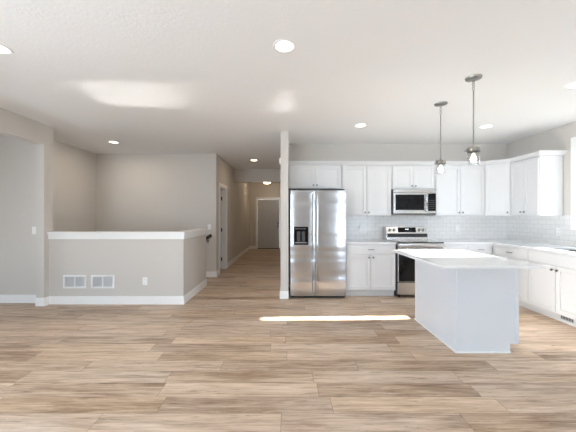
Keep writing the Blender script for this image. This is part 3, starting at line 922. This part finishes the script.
# ------------------------------------------------------------------ range
RX0, RX1, RF = 1.803, 2.560, 4.69
t = thing('range', 'stainless steel electric range with a black glass oven door', 'range', (RX0, RF, 0))
rw = RX1 - RX0
MB().box(0.0, rw, 0.045, YB - RF - 0.02, 0.055, 0.899, 0.003).done('body', M_DGREY, t)
for x in (0.05, rw - 0.05):
    for y in (0.10, YB - RF - 0.1):
        MB().lathe([(0.02, 0.0), (0.02, 0.02), (0.01, 0.022), (0.01, 0.06)], (x, y, 0), 12).done('foot', M_BLACK, t)
b = MB(); b.box(-0.001, rw + 0.001, 0.0, YB - RF - 0.26, 0.905, 0.925, 0.003); ck = b.done('cooktop', M_COOK, t)
for (x, y, r) in ((0.20, 0.15, 0.105), (0.56, 0.15, 0.08), (0.20, 0.385, 0.08), (0.56, 0.385, 0.105)):
    b = MB(); b.lathe([(r - 0.003, 0.0), (r - 0.003, 0.0006), (r, 0.0006), (r, 0.0)], (x, y, 0.925), 40, closed=True); b.done('burner_ring', M_GREYPL, ck)
b = MB(); b.box(-0.001, rw + 0.001, -0.03, 0.046, 0.845, 0.905, 0.012, 3); b.done('front_trim', M_STEEL2, t, True)
# backguard
gy = YB - RF - 0.26
b = MB(); b.extrude([(0, gy, 0.90), (0, gy + 0.235, 0.90), (0, gy + 0.235, 1.155), (0, gy + 0.045, 1.155), (0, gy + 0.012, 1.04)], (rw, 0, 0)); bgd = b.done('backguard', M_STEEL2, t)
def on_panel(z):          # y of the sloped control face
    return gy + 0.012 + (z - 1.04) / (1.155 - 1.04) * 0.033
b = MB(); b.extrude([(0.215, on_panel(1.055) - 0.003, 1.055), (0.215, on_panel(1.055) + 0.002, 1.055), (0.215, on_panel(1.145) + 0.002, 1.145), (0.215, on_panel(1.145) - 0.003, 1.145)], (0.33, 0, 0)); dsp = b.done('control_display', M_BGLASS, bgd)
b = MB(); zz = 1.11
for k, dx in enumerate((0.0, 0.014, 0.034, 0.048)):
    b.box(0.352 + dx, 0.361 + dx, on_panel(zz) - 0.006, on_panel(zz) - 0.0025, zz - 0.008, zz + 0.008)
b.done('clock_digits', glow('display_glow', (0.7, 0.9, 1.0), 1.2), dsp)
b = MB(); b.extrude([(0.012, gy - 0.002, 0.968), (0.012, gy + 0.02, 0.968), (0.012, gy + 0.02, 1.032), (0.012, gy + 0.007, 1.032)], (rw - 0.024, 0, 0)); b.done('vent_strip', M_BLACK, bgd)
for x in (0.065, 0.145, rw - 0.145, rw - 0.065):
    b = MB(); y = on_panel(1.10)
    b.lathe([(0.0, 0.03), (0.020, 0.03), (0.023, 0.006), (0.026, 0.0)], (x, y, 1.10), 20, '-y'); kb = b.done('knob', M_KNOB, bgd, True)
    MB().box(x - 0.003, x + 0.003, y - 0.034, y - 0.028, 1.085, 1.118).done('indicator', M_WHITEPL, kb)
# oven door
b = MB(); b.box(0.004, rw - 0.004, 0.0, 0.044, 0.265, 0.84, 0.006); od = b.done('oven_door', M_STEEL2, t)
MB().box(0.012, rw - 0.012, -0.006, 0.002, 0.275, 0.775, 0.002).done('window', M_BGLASS, od)
b = MB(); b.tube([(0.05, -0.055, 0.80), (rw - 0.05, -0.055, 0.80)], 0.0135, 14)
for x in (0.075, rw - 0.075): b.tube([(x, 0.002, 0.80), (x, -0.055, 0.80)], 0.010, 10)
b.done('handle', M_HANDLE, od, True)
b = MB(); b.box(0.004, rw - 0.004, 0.0, 0.044, 0.06, 0.255, 0.006); b.done('storage_drawer', M_STEEL2, t)

# ------------------------------------------------------------------ microwave over the range
MX0, MX1, MF, MZ0, MZ1 = 1.872, 2.632, 5.075, 1.385, 1.832
t = thing('microwave', 'stainless steel over-the-range microwave with a black window', 'microwave', (MX0, MF, MZ0))
mw, mh = MX1 - MX0, MZ1 - MZ0
MB().box(0.0, mw, 0.03, YB - MF - 0.01, 0, mh, 0.003).done('body', M_DGREY, t)
MB().box(0.0, mw, 0.0, 0.03, mh - 0.055, mh, 0.004).done('vent_trim', M_STEEL2, t)
b = MB(); b.box(0.0, mw * 0.80, 0.0, 0.029, 0.012, mh - 0.058, 0.004); md = b.done('door', M_STEEL2, t)
MB().box(0.035, mw * 0.80 - 0.062, -0.004, 0.003, 0.075, mh - 0.095, 0.003).done('window', M_BGLASS, md)
b = MB(); x = mw * 0.80 - 0.032
b.tube([(x, 0.0, 0.05), (x, -0.035, 0.06), (x, -0.038, mh * 0.45), (x, -0.035, mh - 0.105), (x, 0.0, mh - 0.095)], 0.010, 12); b.done('handle', M_HANDLE, md, True)
b = MB(); b.box(mw * 0.80 + 0.002, mw, 0.0, 0.029, 0.012, mh - 0.058, 0.004); cp = b.done('control_panel', M_STEEL2, t)
MB().box(mw * 0.80 + 0.006, mw - 0.008, -0.003, 0.002, 0.06, mh - 0.075, 0.002).done('keypad_glass', M_BGLASS, cp)
for i in range(3):
    for j in range(5):
        MB().box(mw * 0.80 + 0.03 + i * 0.034, mw * 0.80 + 0.048 + i * 0.034, -0.0045, -0.0025, 0.10 + j * 0.035, 0.112 + j * 0.035).done('key', M_DGREY, cp)
MB().box(0.0, mw, 0.004, 0.03, -0.002, 0.011).done('bottom_lip', M_BLACK, t)

# ------------------------------------------------------------------ pendants
def pendant(label, x, y, zt=2.035):
    t = thing('pendant_light', label, 'pendant light', (x, y, H), 0, 'glass jar pendants over the island')
    b = MB(); b.lathe([(0.0, -0.024), (0.05, -0.022), (0.072, -0.014), (0.075, 0.0)], (0, 0, 0), 32); b.done('canopy', M_NICKEL, t, True)
    zl = zt - H
    b = MB()
    for k in range(5):
        rot = Matrix.Rotation(PI / 2, 3, 'X') if k % 2 == 0 else Matrix.Rotation(PI / 2, 3, 'X') @ Matrix.Identity(3)
        if k % 2: rot = Matrix.Rotation(PI / 2, 3, 'Z') @ Matrix.Rotation(PI / 2, 3, 'X')
        b.torus((0, 0, -0.030 - k * 0.021), 0.0125, 0.0028, rot, 16, 6)
    b.done('chain', M_NICKEL, t, True)
    b = MB(); b.tube([(0, 0, -0.125), (0, 0, zl + 0.005)], 0.0065, 12); b.done('rod', M_NICKEL, t, True)
    b = MB(); b.lathe([(0.010, 0.04), (0.016, 0.02), (0.056, 0.010), (0.060, 0.0), (0.060, -0.030), (0.055, -0.030), (0.055, -0.004), (0.0, -0.004)], (0, 0, zl - 0.008), 32); cp = b.done('cap', M_NICKEL, t, True)
    for k in range(3):
        a = 2 * PI * k / 3 + 0.5
        b = MB(); b.tube([(0.055 * math.cos(a), 0.055 * math.sin(a), zl - 0.024), (0.078 * math.cos(a), 0.078 * math.sin(a), zl - 0.024)], 0.006, 10); b.done('thumbscrew', M_NICKEL, cp, True)
    b = MB(); b.lathe([(0.049, -0.012), (0.051, -0.05), (0.055, -0.165), (0.0545, -0.168), (0.0535, -0.165), (0.0495, -0.05), (0.0475, -0.012)], (0, 0, zl), 32, closed=True); b.done('glass_shade', M_JAR, t, True)
    b = MB(); b.lathe([(0.0, -0.010), (0.017, -0.010), (0.017, -0.055), (0.0, -0.055)], (0, 0, zl), 20); b.done('socket', M_NICKEL, t, True)
    b = MB(); b.lathe([(0.011, -0.055), (0.012, -0.070), (0.024, -0.095), (0.028, -0.115), (0.022, -0.135), (0.0, -0.144)], (0, 0, zl), 20); b.done('bulb', M_BULB, t, True)
pendant('glass jar pendant on a nickel rod, the nearer and larger one over the island', 1.85, 2.85)
pendant('glass jar pendant on a nickel rod, the farther and smaller one near the microwave', 1.875, 3.51)

# ------------------------------------------------------------------ ceiling lights
def downlight(label, x, y, lens=None, power=9.0, col=(1.0, 0.92, 0.82)):
    t = thing('recessed_light', label, 'ceiling light', (x, y, H), 0, 'recessed ceiling lights')
    b = MB(); b.lathe([(0.072, -0.002), (0.092, -0.006), (0.096, 0.0), (0.072, 0.0)], (0, 0, 0), 36, closed=True); b.done('trim_ring', M_WHITEPL, t, True)
    b = MB(); b.lathe([(0.0, -0.003), (0.073, -0.003), (0.073, 0.0)], (0, 0, 0), 36); b.done('lens', lens or M_LENS, t)
    d = bpy.data.lights.new('downlight_lamp', 'AREA'); d.shape = 'DISK'; d.size = 0.14; d.energy = power; d.color = col
    o = bpy.data.objects.new('downlight_lamp', d); COL.objects.link(o); o.parent = t; o.location = (0, 0, -0.006)
downlight('recessed round light in the middle of the ceiling, the largest in the picture', -0.033, 2.325)
downlight('recessed round light in the ceiling in front of the refrigerator cabinets', 1.105, 4.35, None, 0.5)
downlight('recessed round light in the ceiling in front of the corner cabinets', 3.05, 4.40, None, 0.5)
downlight('recessed round light in the ceiling over the stairwell', -3.28, 5.35, None, 9.0, (1.0, 0.85, 0.70))
downlight('recessed round light in the hallway ceiling before the header', -0.856, 7.07, M_LENSH, 2.6, (1.0, 0.72, 0.46))
downlight('recessed round light cut off by the left edge of the picture', -2.40, 2.35)
downlight('recessed round light cut off by the right edge of the picture', 3.03, 3.0)
t = thing('flush_mount_light', 'round glowing flush-mount ceiling light in front of the entry door', 'ceiling light', (-0.80, 10.6, H))
MB().lathe([(0.15, -0.03), (0.16, -0.025), (0.16, 0.0)], (0, 0, 0), 32).done('base', M_NICKEL, t, True)
MB().lathe([(0.0, -0.185), (0.07, -0.18), (0.12, -0.15), (0.145, -0.09), (0.145, -0.03)], (0, 0, 0), 32).done('lamp_shade', M_LENSH, t, True)

# ------------------------------------------------------------------ wall plates, vents
def plate(name, label, cat, loc, face, kind, w=0.072, h=0.116):
    rz = {'-y': 0.0, '-x': -PI / 2, '+x': PI / 2}[face]
    t = thing(name, label, cat, loc, rz)
    MB().box(-w / 2, w / 2, -0.006, 0, -h / 2, h / 2, 0.0025).done('plate', M_WHITEPL, t)
    if kind == 'outlet':
        for dz in (-0.028, 0.028):
            r = MB().box(-0.017, 0.017, -0.009, -0.004, dz - 0.014, dz + 0.014, 0.002).done('receptacle', M_WHITEPL, t)
            b = MB(); b.box(-0.008, -0.0055, -0.0095, -0.0085, dz - 0.004, dz + 0.006); b.box(0.0055, 0.008, -0.0095, -0.0085, dz - 0.004, dz + 0.006); b.box(-0.002, 0.002, -0.0095, -0.0085, dz - 0.010, dz - 0.006)
            b.done('slots', M_SLOT, r)
    else:
        MB().box(-0.016, 0.016, -0.010, -0.004, -0.033, 0.033, 0.003).done('rocker', M_WHITEPL, t)
    return t
plate('wall_outlet', 'white electrical outlet low on the half wall', 'outlet', (-2.205, HW, 0.355), '-y', 'outlet')
plate('light_switch', 'white light switch on the wall seen through the left opening', 'light switch', (-3.965, 4.45, 1.13), '-y', 'switch')
plate('light_switch', 'white light switch on the stairwell back wall above the handrail', 'light switch', (-1.755, SY, 1.11), '-y', 'switch')
plate('wall_outlet', 'white outlet in the tile splashback between the refrigerator and the range', 'outlet', (1.36, YB - 0.008, 1.12), '-y', 'outlet')
plate('wall_outlet', 'white outlet in the tile splashback on the back wall near the corner', 'outlet', (3.25, YB - 0.008, 1.12), '-y', 'outlet')
plate('wall_outlet', 'white outlet in the tile splashback on the right wall near the window', 'outlet', (XR - 0.008, 4.42, 1.11), '-x', 'outlet')

def grille(label, xc):
    w_, h_ = 0.352, 0.20
    t = thing('return_air_grille', label, 'vent', (xc, HW, 0.346), 0, 'white return air grilles on the half wall')
    MB().box(-w_ / 2 + 0.01, w_ / 2 - 0.01, -0.002, -0.0005, -h_ / 2 + 0.01, h_ / 2 - 0.01).done('back_plate', M_GREYPL, t)
    b = MB(); fr = 0.024
    b.box(-w_ / 2, w_ / 2, -0.010, -0.0001, h_ / 2 - fr, h_ / 2, 0.002); b.box(-w_ / 2, w_ / 2, -0.010, -0.0001, -h_ / 2, -h_ / 2 + fr, 0.002)
    b.box(-w_ / 2, -w_ / 2 + fr, -0.010, -0.0001, -h_ / 2 + fr, h_ / 2 - fr); b.box(w_ / 2 - fr, w_ / 2, -0.010, -0.0001, -h_ / 2 + fr, h_ / 2 - fr)
    b.box(-0.008, 0.008, -0.010, -0.0001, -h_ / 2 + fr, h_ / 2 - fr)
    b.done('frame', M_WHITEPL, t)
    b = MB()
    n = 11
    for k in range(n):
        z = -h_ / 2 + fr + (k + 0.5) * (h_ - 2 * fr) / n
        b.extrude([(-w_ / 2 + fr, -0.009, z + 0.002), (-w_ / 2 + fr, -0.002, z - 0.005), (-w_ / 2 + fr, -0.002, z - 0.0065), (-w_ / 2 + fr, -0.009, z + 0.0005)], (w_ - 2 * fr, 0, 0))
        b.box(-w_ / 2 + fr, w_ / 2 - fr, -0.009, -0.0075, z - 0.002, z + 0.003)
    b.done('louvers', M_WHITEPL, t)
grille('white slotted return air grille, left of the pair on the half wall', -3.281)
grille('white slotted return air grille, right of the pair on the half wall', -2.852)

t = thing('door_chime', 'small white chime box high on the hallway side of the wall end', 'door chime', (KX, 4.95, 2.30))
MB().box(-0.03, 0, -0.07, 0.07, -0.05, 0.05, 0.004).done('cover', M_WHITEPL, t)
b = MB()
for k in range(5): b.box(-0.031, -0.029, -0.05 + k * 0.022, -0.042 + k * 0.022, -0.035, 0.035)
b.done('slots', M_SLOT, t)
